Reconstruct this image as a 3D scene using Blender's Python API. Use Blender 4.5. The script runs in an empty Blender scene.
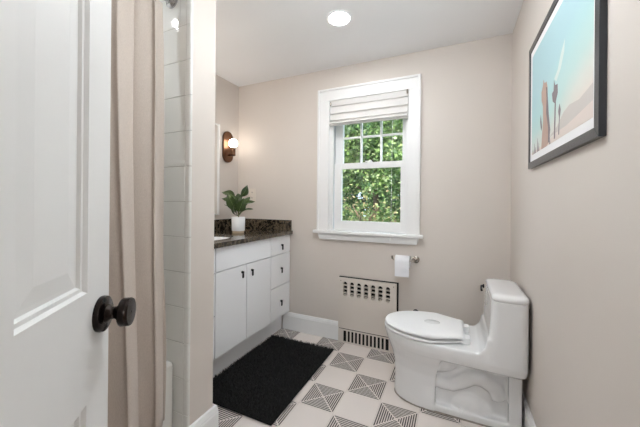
import bpy, bmesh, math, random
from mathutils import Vector, Matrix
random.seed(7)
R = math.radians
C = bpy.context.scene.collection
SC = bpy.context.scene

# ------------------------------------------------------------------ camera
XL, XR, D, HC, H = -1.92, 0.333, 2.265, 2.245, 1.13     # room: left, right, back, ceiling; eye height
cam_d = bpy.data.cameras.new('camera')
cam_d.sensor_width = 36.0
cam_d.lens = 293.72 * 36.0 / 640.0
cam_d.shift_y = -11.56 / 640.0
cam_d.clip_start = 0.02
cam = bpy.data.objects.new('camera', cam_d)
C.objects.link(cam)
YAW, ROLL, PITCH = 0.4305, 0.0087, 0.0005
cam.matrix_world = (Matrix.Translation((0, 0, H)) @ Matrix.Rotation(YAW, 4, 'Z')
                    @ Matrix.Rotation(math.pi / 2 + PITCH, 4, 'X') @ Matrix.Rotation(ROLL, 4, 'Z'))
SC.camera = cam

# ------------------------------------------------------------------ world, sun, exposure
w = bpy.data.worlds.new('world')
SC.world = w
w.use_nodes = True
wn = w.node_tree.nodes
bg = wn['Background']
bg.inputs['Color'].default_value = (0.62, 0.78, 1.0, 1)
bg.inputs['Strength'].default_value = 1.5
sun_d = bpy.data.lights.new('sun', 'SUN')
sun_d.energy = 6.5
sun_d.angle = R(1.0)
sun_d.color = (1.0, 0.95, 0.86)
sun = bpy.data.objects.new('sun', sun_d)
C.objects.link(sun)
sun.location = (2, -3, 9)
sun.rotation_euler = (R(38), 0, R(-22))
SC.view_settings.view_transform = 'Standard'
SC.view_settings.look = 'None'
SC.view_settings.exposure = 0.93
SC.view_settings.gamma = 1.0
SC.view_settings.use_curve_mapping = False
CAN_POWER, TUB_POWER, HALL_FILL_POWER, DOME_FILL_POWER, BULB_POWER, FILL_BULB_POWER = 85.0, 65.0, 20.0, 28.0, 7.5, 44.0

# ------------------------------------------------------------------ materials
def lin(c):
    c = c / 255.0
    return c / 12.92 if c <= 0.04045 else ((c + 0.055) / 1.055) ** 2.4
def rgb(r, g, b):
    return (lin(r), lin(g), lin(b), 1.0)

MATS = {}
def mat(name, col, rough=0.5, metal=0.0, var=0.0, vscale=8.0, bump=0.0, bscale=60.0, coat=0.0, sub=0.0, spec=None):
    m = bpy.data.materials.new(name)
    m.use_nodes = True
    nt = m.node_tree
    b = nt.nodes['Principled BSDF']
    b.inputs['Base Color'].default_value = col
    b.inputs['Roughness'].default_value = rough
    b.inputs['Metallic'].default_value = metal
    b.inputs['Coat Weight'].default_value = coat
    b.inputs['Coat Roughness'].default_value = 0.05
    if spec is not None:
        b.inputs['Specular IOR Level'].default_value = spec
    tc = nt.nodes.new('ShaderNodeTexCoord')
    if var > 0:
        n = nt.nodes.new('ShaderNodeTexNoise')
        n.inputs['Scale'].default_value = vscale
        n.inputs['Detail'].default_value = 4
        nt.links.new(tc.outputs['Object'], n.inputs['Vector'])
        mx = nt.nodes.new('ShaderNodeMix')
        mx.data_type = 'RGBA'
        mx.inputs[6].default_value = tuple(c * (1 - var) for c in col[:3]) + (1,)
        mx.inputs[7].default_value = tuple(min(1, c * (1 + var)) for c in col[:3]) + (1,)
        nt.links.new(n.outputs['Fac'], mx.inputs[0])
        nt.links.new(mx.outputs[2], b.inputs['Base Color'])
    if bump > 0:
        n2 = nt.nodes.new('ShaderNodeTexNoise')
        n2.inputs['Scale'].default_value = bscale
        n2.inputs['Detail'].default_value = 3
        nt.links.new(tc.outputs['Object'], n2.inputs['Vector'])
        bp = nt.nodes.new('ShaderNodeBump')
        bp.inputs['Strength'].default_value = bump
        bp.inputs['Distance'].default_value = 0.004
        nt.links.new(n2.outputs['Fac'], bp.inputs['Height'])
        nt.links.new(bp.outputs['Normal'], b.inputs['Normal'])
    MATS[name] = m
    return m

def emit(name, col, strength):
    m = bpy.data.materials.new(name)
    m.use_nodes = True
    b = m.node_tree.nodes['Principled BSDF']
    b.inputs['Base Color'].default_value = (0.9, 0.9, 0.9, 1)
    b.inputs['Emission Color'].default_value = col
    b.inputs['Emission Strength'].default_value = strength
    MATS[name] = m
    return m

mat('wall_paint', rgb(214, 205, 197), 0.6, var=0.02, vscale=3, bump=0.05, bscale=220)
mat('ceiling_paint', rgb(242, 242, 243), 0.7, bump=0.04, bscale=200)
mat('trim_paint', rgb(236, 235, 234), 0.35, bump=0.03, bscale=90)
mat('door_paint', rgb(232, 232, 231), 0.4, var=0.01, vscale=5, bump=0.04, bscale=70)
mat('cabinet_paint', rgb(240, 240, 241), 0.35)
mat('ceramic', rgb(236, 236, 236), 0.12, coat=0.6)
mat('seat_plastic', rgb(240, 240, 240), 0.42)
mat('wall_tile', rgb(236, 235, 230), 0.08, coat=0.5, var=0.012, vscale=5, bump=0.06, bscale=9)
mat('grout', rgb(188, 184, 178), 0.85)
mat('floor_grout', rgb(206, 198, 192), 0.85)
mat('bronze', rgb(40, 33, 30), 0.2, metal=0.85, var=0.1, vscale=20)
mat('black_metal', rgb(16, 16, 17), 0.4, metal=0.6)
mat('chrome', rgb(200, 200, 202), 0.12, metal=1.0)
mat('nickel', rgb(176, 168, 160), 0.22, metal=1.0)
mat('antique_brass', rgb(104, 74, 54), 0.35, metal=0.8, var=0.12, vscale=14)
mat('rug_black', rgb(14, 13, 13), 0.95)
mat('paper', rgb(232, 232, 236), 0.9, bump=0.06, bscale=120)
mat('shade_fabric', rgb(216, 213, 210), 0.9, bump=0.15, bscale=260)
mat('radiator_paint', rgb(214, 205, 196), 0.45, var=0.02, vscale=9)
mat('hollow_shadow', rgb(20, 17, 15), 0.7, metal=0.3)  # shade of hollows put into the colour: radiator cover inside, outlet slots
mat('plate_plastic', rgb(222, 213, 202), 0.35)
mat('frame_black', rgb(44, 47, 53), 0.22, var=0.08, vscale=12)
mat('mat_board', rgb(240, 238, 238), 0.8)
mat('pot_white', rgb(240, 240, 240), 0.3)
mat('pot_base', rgb(205, 186, 158), 0.6)
mat('soil', rgb(52, 40, 30), 0.95, bump=0.5, bscale=90)
mat('stem', rgb(92, 82, 46), 0.7)
mat('bark', rgb(104, 84, 66), 0.9, var=0.25, vscale=6, bump=0.6, bscale=30)
mat('lawn', rgb(96, 122, 56), 0.95, var=0.3, vscale=3, bump=0.5, bscale=40)
mat('hall_floor', rgb(150, 112, 78), 0.4, var=0.12, vscale=4)
mat('tub_enamel', rgb(240, 238, 232), 0.12, coat=0.5)
mat('jamb_vinyl', rgb(205, 205, 208), 0.4)
mat('caulk', rgb(150, 142, 134), 0.9, var=0.45, vscale=70)
mat('cord_white', rgb(236, 235, 232), 0.8)
emit('can_glow', (0.93, 0.97, 1.0, 1), CAN_POWER)
emit('tub_glow', (0.93, 0.97, 1.0, 1), TUB_POWER)
emit('hall_fill_glow', (0.90, 0.96, 1.0, 1), HALL_FILL_POWER)
emit('dome_fill_glow', (0.90, 0.96, 1.0, 1), DOME_FILL_POWER)
emit('bulb_glow', (1.0, 0.92, 0.82, 1), BULB_POWER)
emit('bulb_fill_glow', (1.0, 0.93, 0.85, 1), FILL_BULB_POWER)

def fabric(name, c1, c2, scale=420):
    m = mat(name, c1, 0.92)
    nt = m.node_tree
    b = nt.nodes['Principled BSDF']
    tc = nt.nodes.new('ShaderNodeTexCoord')
    mp = nt.nodes.new('ShaderNodeMapping')
    mp.inputs['Scale'].default_value = (scale, scale, scale * 0.35)
    n = nt.nodes.new('ShaderNodeTexNoise')
    n.inputs['Scale'].default_value = 1.0
    n.inputs['Detail'].default_value = 3
    mx = nt.nodes.new('ShaderNodeMix'); mx.data_type = 'RGBA'
    mx.inputs[6].default_value = c1; mx.inputs[7].default_value = c2
    nt.links.new(tc.outputs['Object'], mp.inputs[0]); nt.links.new(mp.outputs[0], n.inputs['Vector'])
    nt.links.new(n.outputs['Fac'], mx.inputs[0]); nt.links.new(mx.outputs[2], b.inputs['Base Color'])
    bp = nt.nodes.new('ShaderNodeBump'); bp.inputs['Strength'].default_value = 0.15; bp.inputs['Distance'].default_value = 0.002
    nt.links.new(n.outputs['Fac'], bp.inputs['Height']); nt.links.new(bp.outputs[0], b.inputs['Normal'])
    b.inputs['Sheen Weight'].default_value = 0.15
    return m
fabric('linen', rgb(184, 171, 160), rgb(214, 201, 190))

def granite():
    m = mat('granite', rgb(50, 44, 38), 0.12, coat=0.4)
    nt = m.node_tree; b = nt.nodes['Principled BSDF']
    tc = nt.nodes.new('ShaderNodeTexCoord')
    mp = nt.nodes.new('ShaderNodeMapping'); mp.inputs['Rotation'].default_value = (0.4, 0.7, 0.5); mp.inputs['Scale'].default_value = (1, 2.6, 1)
    n1 = nt.nodes.new('ShaderNodeTexNoise'); n1.inputs['Scale'].default_value = 12; n1.inputs['Detail'].default_value = 9
    n1.inputs['Distortion'].default_value = 2.2; n1.inputs['Roughness'].default_value = 0.68
    cr = nt.nodes.new('ShaderNodeValToRGB')
    e = cr.color_ramp.elements
    e[0].position = 0.40; e[0].color = rgb(20, 17, 15)
    e[1].position = 0.78; e[1].color = rgb(168, 154, 134)
    for p, c in ((0.48, rgb(40, 34, 28)), (0.535, rgb(124, 110, 90)), (0.575, rgb(36, 31, 27)), (0.66, rgb(92, 80, 66))):
        q = e.new(p); q.color = c
    nt.links.new(tc.outputs['Object'], mp.inputs[0]); nt.links.new(mp.outputs[0], n1.inputs['Vector'])
    nt.links.new(n1.outputs['Fac'], cr.inputs[0]); nt.links.new(cr.outputs[0], b.inputs['Base Color'])
granite()

TILE = 0.2078
def pattern_tile():
    """cement tile: nested dark squares with a pale diagonal cross, printed on the glaze"""
    m = mat('pattern_tile', rgb(222, 212, 205), 0.45)
    nt = m.node_tree; b = nt.nodes['Principled BSDF']; L = nt.links.new
    def M(op, a, bb=None, clamp=False):
        n = nt.nodes.new('ShaderNodeMath'); n.operation = op; n.use_clamp = clamp
        for i, v in enumerate((a, bb)):
            if v is None: continue
            if isinstance(v, (int, float)): n.inputs[i].default_value = v
            else: L(v, n.inputs[i])
        return n.outputs[0]
    tc = nt.nodes.new('ShaderNodeTexCoord')
    s = nt.nodes.new('ShaderNodeSeparateXYZ'); L(tc.outputs['Object'], s.inputs[0])
    u = M('ABSOLUTE', s.outputs[0]); v = M('ABSOLUTE', s.outputs[1])
    mx = M('MAXIMUM', u, v)
    h = TILE / 2
    st = M('FRACT', M('MULTIPLY', M('SUBTRACT', h - 0.002, mx), 9.0 / (h - 0.002)))
    line = M('GREATER_THAN', st, 0.42)
    diag = M('GREATER_THAN', M('ABSOLUTE', M('SUBTRACT', u, v)), 0.0042)
    inside = M('LESS_THAN', mx, h - 0.004)
    f = M('MULTIPLY', M('MULTIPLY', line, diag), inside)
    n = nt.nodes.new('ShaderNodeTexNoise'); n.inputs['Scale'].default_value = 30
    L(tc.outputs['Object'], n.inputs['Vector'])
    f2 = M('MULTIPLY', f, M('ADD', M('MULTIPLY', n.outputs['Fac'], 0.2), 0.86), True)
    c = nt.nodes.new('ShaderNodeMix'); c.data_type = 'RGBA'
    c.inputs[6].default_value = rgb(224, 215, 209); c.inputs[7].default_value = rgb(58, 52, 50)
    L(f2, c.inputs[0]); L(c.outputs[2], b.inputs['Base Color'])
pattern_tile()
mat('plain_tile', rgb(226, 217, 211), 0.45, var=0.015, vscale=12)

def leafmat(name, cols, rough=0.5, trans=0.0):
    m = mat(name, cols[0], rough)
    nt = m.node_tree; b = nt.nodes['Principled BSDF']
    g = nt.nodes.new('ShaderNodeNewGeometry')
    cr = nt.nodes.new('ShaderNodeValToRGB')
    e = cr.color_ramp.elements
    e[0].color = cols[0]; e[1].color = cols[-1]
    for i, c in enumerate(cols[1:-1]):
        q = e.new((i + 1) / (len(cols) - 1)); q.color = c
    nt.links.new(g.outputs['Random Per Island'], cr.inputs[0])
    nt.links.new(cr.outputs[0], b.inputs['Base Color'])
    if trans:
        t = nt.nodes.new('ShaderNodeBsdfTranslucent'); nt.links.new(cr.outputs[0], t.inputs[0])
        mx = nt.nodes.new('ShaderNodeMixShader'); mx.inputs[0].default_value = trans
        nt.links.new(b.outputs[0], mx.inputs[1]); nt.links.new(t.outputs[0], mx.inputs[2])
        nt.links.new(mx.outputs[0], nt.nodes['Material Output'].inputs[0])
leafmat('tree_leaf_bright', [rgb(52, 84, 44), rgb(112, 144, 74), rgb(158, 180, 106), rgb(62, 96, 54), rgb(184, 196, 140)], 0.45, 0.3)
leafmat('tree_leaf_dark', [rgb(46, 78, 48), rgb(76, 112, 66), rgb(112, 146, 92), rgb(60, 92, 58), rgb(140, 166, 116)], 0.45, 0.3)
leafmat('rug_pile', [rgb(6, 6, 6), rgb(12, 11, 11), rgb(30, 28, 27)], 0.85)
leafmat('shrub_leaf', [rgb(150, 120, 88), rgb(98, 128, 60), rgb(178, 160, 118), rgb(128, 152, 86), rgb(80, 104, 56)], 0.5, 0.3)

def houseplant_leaf():
    m = mat('houseplant_leaf', rgb(58, 92, 40), 0.32)
    nt = m.node_tree; b = nt.nodes['Principled BSDF']
    tc = nt.nodes.new('ShaderNodeTexCoord')
    n = nt.nodes.new('ShaderNodeTexNoise'); n.inputs['Scale'].default_value = 18
    mx = nt.nodes.new('ShaderNodeMix'); mx.data_type = 'RGBA'
    mx.inputs[6].default_value = rgb(22, 40, 12); mx.inputs[7].default_value = rgb(66, 88, 32)
    nt.links.new(tc.outputs['Object'], n.inputs['Vector']); nt.links.new(n.outputs['Fac'], mx.inputs[0]); nt.links.new(mx.outputs[2], b.inputs['Base Color'])
houseplant_leaf()
mat('leaf_vein', rgb(120, 150, 84), 0.4)

def glass():
    m = bpy.data.materials.new('window_glass'); m.use_nodes = True
    nt = m.node_tree; nt.nodes.remove(nt.nodes['Principled BSDF'])
    t = nt.nodes.new('ShaderNodeBsdfTransparent'); t.inputs[0].default_value = (0.97, 0.98, 0.98, 1)
    g = nt.nodes.new('ShaderNodeBsdfGlossy'); g.inputs['Roughness'].default_value = 0.02
    mx = nt.nodes.new('ShaderNodeMixShader'); mx.inputs[0].default_value = 0.05
    nt.links.new(t.outputs[0], mx.inputs[1]); nt.links.new(g.outputs[0], mx.inputs[2])
    nt.links.new(mx.outputs[0], nt.nodes['Material Output'].inputs[0])
    MATS['window_glass'] = m
glass()
mat('mirror_glass', (0.92, 0.93, 0.93, 1), 0.01, metal=1.0)

def print_sky():
    """the printed sky of the picture: teal above, peach towards the lower near side"""
    m = mat('print_sky', rgb(150, 196, 200), 0.5)
    nt = m.node_tree; b = nt.nodes['Principled BSDF']
    tc = nt.nodes.new('ShaderNodeTexCoord')
    s = nt.nodes.new('ShaderNodeSeparateXYZ'); nt.links.new(tc.outputs['Generated'], s.inputs[0])
    a = nt.nodes.new('ShaderNodeMath'); a.operation = 'MULTIPLY'; a.inputs[1].default_value = 0.35
    nt.links.new(s.outputs[1], a.inputs[0])
    n = nt.nodes.new('ShaderNodeTexNoise'); n.inputs['Scale'].default_value = 2.2
    nt.links.new(tc.outputs['Generated'], n.inputs['Vector'])
    n_ = nt.nodes.new('ShaderNodeMath'); n_.operation = 'MULTIPLY'; n_.inputs[1].default_value = 0.25; nt.links.new(n.outputs['Fac'], n_.inputs[0])
    ad = nt.nodes.new('ShaderNodeMath'); ad.operation = 'ADD'
    nt.links.new(s.outputs[2], ad.inputs[0]); nt.links.new(a.outputs[0], ad.inputs[1])
    ad2 = nt.nodes.new('ShaderNodeMath'); ad2.operation = 'ADD'
    nt.links.new(ad.outputs[0], ad2.inputs[0]); nt.links.new(n_.outputs[0], ad2.inputs[1])
    cr = nt.nodes.new('ShaderNodeValToRGB')
    e = cr.color_ramp.elements
    e[0].position = 0.30; e[0].color = rgb(224, 212, 202)
    e[1].position = 1.35 / 1.4; e[1].color = rgb(172, 204, 210)
    for p, c in ((0.45, rgb(214, 216, 208)), (0.62, rgb(188, 214, 210)), (0.8, rgb(176, 210, 211))):
        q = e.new(p); q.color = c
    nt.links.new(ad2.outputs[0], cr.inputs[0]); nt.links.new(cr.outputs[0], b.inputs['Base Color'])
print_sky()
mat('print_cactus', rgb(186, 156, 142), 0.6, var=0.1, vscale=30)
mat('print_cactus_dark', rgb(124, 112, 116), 0.6, var=0.12, vscale=30)
mat('print_cloud', rgb(214, 224, 220), 0.6)
mat('print_hill', rgb(202, 194, 188), 0.6, var=0.05, vscale=12)
mat('print_ground', rgb(222, 208, 200), 0.6)

# ------------------------------------------------------------------ mesh helpers
OFF = {}
class MB:
    def __init__(s): s.v = []; s.f = []
    def add(s, v, f):
        o = len(s.v); s.v += [tuple(p) for p in v]; s.f += [[i + o for i in q] for q in f]; return s
    def box(s, x0, x1, y0, y1, z0, z1):
        v = [(x, y, z) for x in (x0, x1) for y in (y0, y1) for z in (z0, z1)]
        return s.add(v, [(0, 1, 3, 2), (4, 6, 7, 5), (0, 4, 5, 1), (2, 3, 7, 6), (0, 2, 6, 4), (1, 5, 7, 3)])
    def loft(s, rings, cap0=True, cap1=True, closed=True):
        n = len(rings[0]); v = [p for r in rings for p in r]; f = []
        for i in range(len(rings) - 1):
            for j in range(n if closed else n - 1):
                k = (j + 1) % n
                f.append((i * n + j, i * n + k, (i + 1) * n + k, (i + 1) * n + j))
        if cap0: f.append(tuple(range(n - 1, -1, -1)))
        if cap1: f.append(tuple((len(rings) - 1) * n + j for j in range(n)))
        return s.add(v, f)
    def tube(s, pts, r, n=10, caps=True):
        pts = [Vector(p) for p in pts]; rings = []
        rr = r if isinstance(r, (list, tuple)) else [r] * len(pts)
        t0 = (pts[1] - pts[0]).normalized()
        up = Vector((0, 0, 1)) if abs(t0.z) < 0.9 else Vector((1, 0, 0))
        a = t0.cross(up).normalized()
        for i, p in enumerate(pts):
            t = (pts[min(i + 1, len(pts) - 1)] - pts[max(i - 1, 0)]).normalized()
            a = (a - t * a.dot(t)).normalized(); b = t.cross(a)
            rings.append([p + (a * math.cos(2 * math.pi * k / n) + b * math.sin(2 * math.pi * k / n)) * rr[i] for k in range(n)])
        return s.loft(rings, caps, caps)
    def lathe(s, prof, c, axis=(0, 0, 1), n=24):
        """prof: (radius, height along axis)"""
        ax = Vector(axis).normalized(); up = Vector((0, 0, 1)) if abs(ax.z) < 0.9 else Vector((1, 0, 0))
        a = ax.cross(up).normalized(); b = ax.cross(a); c = Vector(c)
        rings = [[c + ax * h + (a * math.cos(2 * math.pi * k / n) + b * math.sin(2 * math.pi * k / n)) * max(r, 1e-4) for k in range(n)] for r, h in prof]
        return s.loft(rings)
    def prism(s, outline, axis, a0, a1):
        """outline of 2-D points extruded along axis 0/1/2 (the other two axes in x,y,z order)"""
        def P(p, a):
            q = list(p); q.insert(axis, a); return tuple(q)
        return s.loft([[P(p, a0) for p in outline], [P(p, a1) for p in outline]])
    def sphere(s, c, r, n=16, m=10, sc=(1, 1, 1)):
        rings = []
        for i in range(m + 1):
            t = math.pi * i / m
            rr = max(math.sin(t), 1e-3)
            rings.append([(c[0] + r * sc[0] * rr * math.cos(2 * math.pi * k / n), c[1] + r * sc[1] * rr * math.sin(2 * math.pi * k / n), c[2] - r * sc[2] * math.cos(t)) for k in range(n)])
        return s.loft(rings)
    def mesh(s, name, off=(0, 0, 0)):
        me = bpy.data.meshes.new(name)
        me.from_pydata([(p[0] - off[0], p[1] - off[1], p[2] - off[2]) for p in s.v], [], s.f)
        bm = bmesh.new(); bm.from_mesh(me); bmesh.ops.recalc_face_normals(bm, faces=bm.faces); bm.to_mesh(me); bm.free()
        return me
    def build(s, name, m, parent=None, bevel=0.0, smooth=False, seg=2, angle=35):
        if parent is not None: off = OFF[parent.name]
        else:
            xs = [p[0] for p in s.v]; ys = [p[1] for p in s.v]; zs = [p[2] for p in s.v]
            off = ((min(xs) + max(xs)) / 2, (min(ys) + max(ys)) / 2, min(zs))
        me = s.mesh(name, off)
        o = bpy.data.objects.new(name, me); C.objects.link(o)
        if parent is not None: o.parent = parent
        else: o.location = off
        OFF[o.name] = off
        me.materials.append(MATS[m])
        if bevel > 0:
            b = o.modifiers.new('bevel', 'BEVEL'); b.width = bevel; b.segments = seg; b.limit_method = 'ANGLE'; b.angle_limit = R(40); b.harden_normals = True
        if smooth or bevel > 0:
            me.polygons.foreach_set('use_smooth', [True] * len(me.polygons))
            me.set_sharp_from_angle(angle=R(angle)) if bevel == 0 else None
        return o

def empty(name, loc):
    o = bpy.data.objects.new(name, None); C.objects.link(o); o.location = loc; o.empty_display_size = 0.05
    OFF[o.name] = tuple(loc); return o
def tag(o, label, cat, group=None):
    o['label'] = label; o['category'] = cat
    if group: o['group'] = group
    return o
def struct(o, label=None):
    o['kind'] = 'structure'
    if label: o['label'] = label
    return o
def bake(o):
    """replace an object's mesh with its modified mesh"""
    dg = bpy.context.evaluated_depsgraph_get()
    me = bpy.data.meshes.new_from_object(o.evaluated_get(dg))
    o.modifiers.clear(); old = o.data; o.data = me; bpy.data.meshes.remove(old)
def bx(*a): return MB().box(*a)

# ------------------------------------------------------------------ room shell
WYN, WYF = 0.941, 1.088         # wing wall between bathtub and vanity: tiled face, vanity face
WX = -1.067                      # its end face
FY = -0.13                       # entry wall, room face
TUB_Y0 = -0.55
wm = MB()                        # back wall with the window opening
OX0, OX1, OZ0, OZ1 = -0.962, -0.305, 0.872, 2.03
wm.box(XL - 0.15, OX0, D, D + 0.16, -0.05, HC + 0.1); wm.box(OX1, XR + 0.6, D, D + 0.16, -0.05, HC + 0.1)
wm.box(OX0, OX1, D, D + 0.16, -0.05, OZ0); wm.box(OX0, OX1, D, D + 0.16, OZ1, HC + 0.1)
struct(wm.build('wall_back', 'wall_paint'), 'beige painted back wall with the window')
struct(bx(XR, XR + 0.3, 0.12, D, -0.05, HC + 0.1).build('wall_right', 'wall_paint'), 'beige painted wall on the right behind the toilet and the picture')
struct(bx(XR + 0.09, XR + 0.3, FY - 0.12, 0.12, -0.05, HC + 0.1).build('wall_right', 'wall_paint'), 'short beige wall beside the doorway')
struct(bx(XL - 0.15, XL, TUB_Y0 - 0.15, D, -0.05, HC + 0.1).build('wall_left', 'wall_paint'), 'beige painted left wall with the mirror and the sconce')
wing = struct(bx(XL, WX, WYN + 0.010, WYF, -0.05, HC).build('wall_wing', 'wall_paint'), 'short partition wall between bathtub and vanity, tiled on the tub side')
struct(bx(XL, -1.05, TUB_Y0 - 0.15, TUB_Y0, -0.05, HC + 0.1).build('wall_front', 'wall_paint'), 'wall at the near end of the bathtub')
struct(bx(-1.05, -0.27, TUB_Y0 - 0.15, FY, -0.05, HC + 0.1).build('wall_front', 'wall_paint'), 'entry wall beside the door hinges')
struct(bx(-0.27, XR + 0.09, FY - 0.12, FY, 2.06, HC + 0.1).build('wall_front', 'wall_paint'), 'wall above the doorway')
struct(bx(XL - 0.15, XR + 0.3, TUB_Y0 - 0.15, D + 0.16, HC, HC + 0.12).build('ceiling', 'ceiling_paint'), 'flat white ceiling')

# floor with cement tiles
floor = struct(bx(XL, XR + 0.09, TUB_Y0, D, -0.06, -0.0015).build('floor', 'floor_grout'), 'floor of white and dark patterned cement tiles')
def tile_mesh(name, x0, x1, y0, y1, t, b):
    """a tile lying in XY, its face up at z = 0, edges eased by b"""
    v = [(x0, y0, -t), (x1, y0, -t), (x1, y1, -t), (x0, y1, -t), (x0, y0, -b), (x1, y0, -b), (x1, y1, -b), (x0, y1, -b),
         (x0 + b, y0 + b, 0), (x1 - b, y0 + b, 0), (x1 - b, y1 - b, 0), (x0 + b, y1 - b, 0)]
    f = [(3, 2, 1, 0), (8, 9, 10, 11)]
    for k in range(4):
        j = (k + 1) % 4
        f += [(k, j, 4 + j, 4 + k), (4 + k, 4 + j, 8 + j, 8 + k)]
    me = bpy.data.meshes.new(name); me.from_pydata(v, [], f); return me
GX, GY = -0.7907, 2.0825
g = 0.0012
cache = {}
def put_tile(parent, name, me, loc, rot=None):
    o = bpy.data.objects.new(name, me); C.objects.link(o); o.parent = parent
    of = OFF[parent.name]
    o.location = (loc[0] - of[0], loc[1] - of[1], loc[2] - of[2])
    if rot: o.rotation_euler = rot
    return o
for i in range(-6, 7):
    for j in range(-1, 12):
        cx, cy = GX + (i + 0.5) * TILE, GY - (j + 0.5) * TILE
        x0, x1 = max(cx - TILE / 2 + g, XL + 0.002), min(cx + TILE / 2 - g, XR - 0.002 if cy > 0.1 else XR + 0.085)
        y0, y1 = max(cy - TILE / 2 + g, FY), min(cy + TILE / 2 - g, D - 0.002)
        if x1 - x0 < 0.01 or y1 - y0 < 0.01: continue
        if cx < -1.16 and cy < 1.0: continue                         # under the bathtub and the partition
        if cx < -1.5: continue                                       # under the vanity
        if WYN < cy < WYF and x0 < WX: x0 = WX + 0.002
        if x1 - x0 < 0.01: continue
        pat = (i + j) % 2 == 0
        key = (pat, round(x0 - cx, 4), round(x1 - cx, 4), round(y0 - cy, 4), round(y1 - cy, 4))
        if key not in cache:
            cache[key] = tile_mesh('floor_tile', key[1], key[2], key[3], key[4], 0.008, 0.0008)
            cache[key].materials.append(MATS['pattern_tile' if pat else 'plain_tile'])
        put_tile(floor, 'floor_tile', cache[key], (cx, cy, 0))

# glazed tiles in the tub alcove
TP = 0.1587; ZJ = 0.968
tcache = {}
def alcove(parent, u0, u1, joints, place):
    for k in range(-7, 9):
        z0, z1 = ZJ + k * TP, ZJ + (k + 1) * TP
        z0c, z1c = max(z0, 0.004), min(z1, HC)
        if z1c - z0c < 0.01: continue
        js = joints(k); edges = [u0] + [j for j in js if u0 + 0.01 < j < u1 - 0.01] + [u1]
        for a, b in zip(edges, edges[1:]):
            key = (round(b - a, 4), round(z1c - z0c, 4))
            if key not in tcache:
                tcache[key] = tile_mesh('wall_tile', -key[0] / 2 + 0.001, key[0] / 2 - 0.001, -key[1] / 2 + 0.001, key[1] / 2 - 0.001, 0.010, 0.0012)
                tcache[key].materials.append(MATS['wall_tile'])
            place(parent, tcache[key], (a + b) / 2, (z0c + z1c) / 2)
def place_end(parent, me, u, z): put_tile(parent, 'wall_tile', me, (u, WYN, z), (R(90), 0, 0))
def place_left(parent, me, u, z): put_tile(parent, 'wall_tile', me, (XL + 0.0102, u, z), (R(90), 0, R(90)))
def joints_end(k):
    o = 0.0 if k != 6 else 0.15
    return [-1.888 + o + 0.30 * q for q in range(-1, 4)]
# a thin bed of grout lies behind the tiles
gb = bx(XL, -1.097, WYN + 0.0016, WYN + 0.0101, 0, HC).build('grout_bed', 'grout', wing)
alcove(wing, XL, -1.097, joints_end, place_end)
lw = [o for o in C.objects if o.name == 'wall_left'][0]
bx(XL + 0.0001, XL + 0.0086, TUB_Y0, WYN, 0, HC).build('grout_bed', 'grout', lw)
alcove(lw, TUB_Y0, WYN, lambda k: [TUB_Y0 + 0.30 * q + (0.15 if k % 2 else 0) for q in range(0, 6)], place_left)
bz = [max(0.004, ZJ + k * TP) for k in range(-7, 9) if ZJ + k * TP > -TP]
for z0 in bz:                                                        # rounded edge tiles at the partition's corner
    z1 = min(HC, (math.floor((z0 - ZJ) / TP + 1e-6) + 1) * TP + ZJ)
    if z1 - z0 < 0.01: continue
    pr = [(-1.095, WYN + 0.010), (-1.095, WYN)] + [(-1.076 + 0.009 * math.sin(t), WYN + 0.009 - 0.009 * math.cos(t)) for t in (0, R(30), R(60), R(90))] + [(WX, WYN + 0.010)]
    MB().prism(pr, 2, z0 + 0.001, z1 - 0.001).build('edge_tile', 'wall_tile', wing, smooth=True)

# baseboards
def board(name, pts, n, label, h=0.15, t=0.016):
    """pts: a straight run (x0,y0)-(x1,y1) on the wall line; n: unit normal into the room"""
    prof = [(0, 0.001), (t, 0.001), (t, h - 0.03), (t - 0.003, h - 0.024), (t - 0.003, h - 0.018), (t - 0.008, h - 0.008), (t - 0.010, h), (0, h)]
    rings = [[(p[0] + n[0] * a, p[1] + n[1] * a, z) for a, z in prof] for p in pts]
    return struct(MB().loft(rings).build(name, 'trim_paint', smooth=True, angle=20), label)
board('baseboard_back', [(-1.39, D), (-0.856, D)], (0, -1), 'white baseboard between vanity and radiator cover')
board('baseboard_back', [(-0.384, D), (XR, D)], (0, -1), 'white baseboard behind the toilet')
board('baseboard_right', [(XR, D), (XR, 0.12)], (-1, 0), 'white baseboard along the right wall')
board('baseboard_wing', [(WX, WYN + 0.002), (WX, WYF + 0.016)], (1, 0), 'white baseboard on the end of the partition wall', h=0.128, t=0.024)
board('baseboard_wing', [(WX - 0.0, WYF), (-1.38, WYF)], (0, 1), 'white baseboard on the vanity side of the partition wall', h=0.128)
# door casing on the entry wall
tr = MB(); tr.box(-0.345, -0.275, FY, FY + 0.016, 0, 2.13); tr.box(-0.275, XR + 0.088, FY, FY + 0.016, 2.06, 2.13)
struct(tr.build('trim_1', 'trim_paint', bevel=0.003), 'white casing around the doorway')

# hall beyond the doorway
struct(bx(-1.05, 1.6, -2.0, FY - 0.0, -0.06, -0.004).build('floor_hall', 'hall_floor'), 'wooden hall floor')
struct(bx(-1.05, 1.6, -2.0, TUB_Y0 - 0.15, HC, HC + 0.1).build('ceiling_hall', 'ceiling_paint'), 'white hall ceiling')
struct(bx(XR + 0.3, 1.6, TUB_Y0 - 0.15, FY - 0.12, HC, HC + 0.1).build('ceiling_hall', 'ceiling_paint'), 'white hall ceiling beside the doorway')
struct(bx(-1.2, 1.75, -2.15, -2.0, -0.06, HC + 0.1).build('wall_hall', 'wall_paint'), 'far wall of the hall')
struct(bx(-1.2, -1.05, -2.0, TUB_Y0 - 0.15, -0.06, HC + 0.1).build('wall_hall', 'wall_paint'), 'left wall of the hall')
struct(bx(1.6, 1.75, -2.0, FY, -0.06, HC + 0.1).build('wall_hall', 'wall_paint'), 'right wall of the hall')
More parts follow.
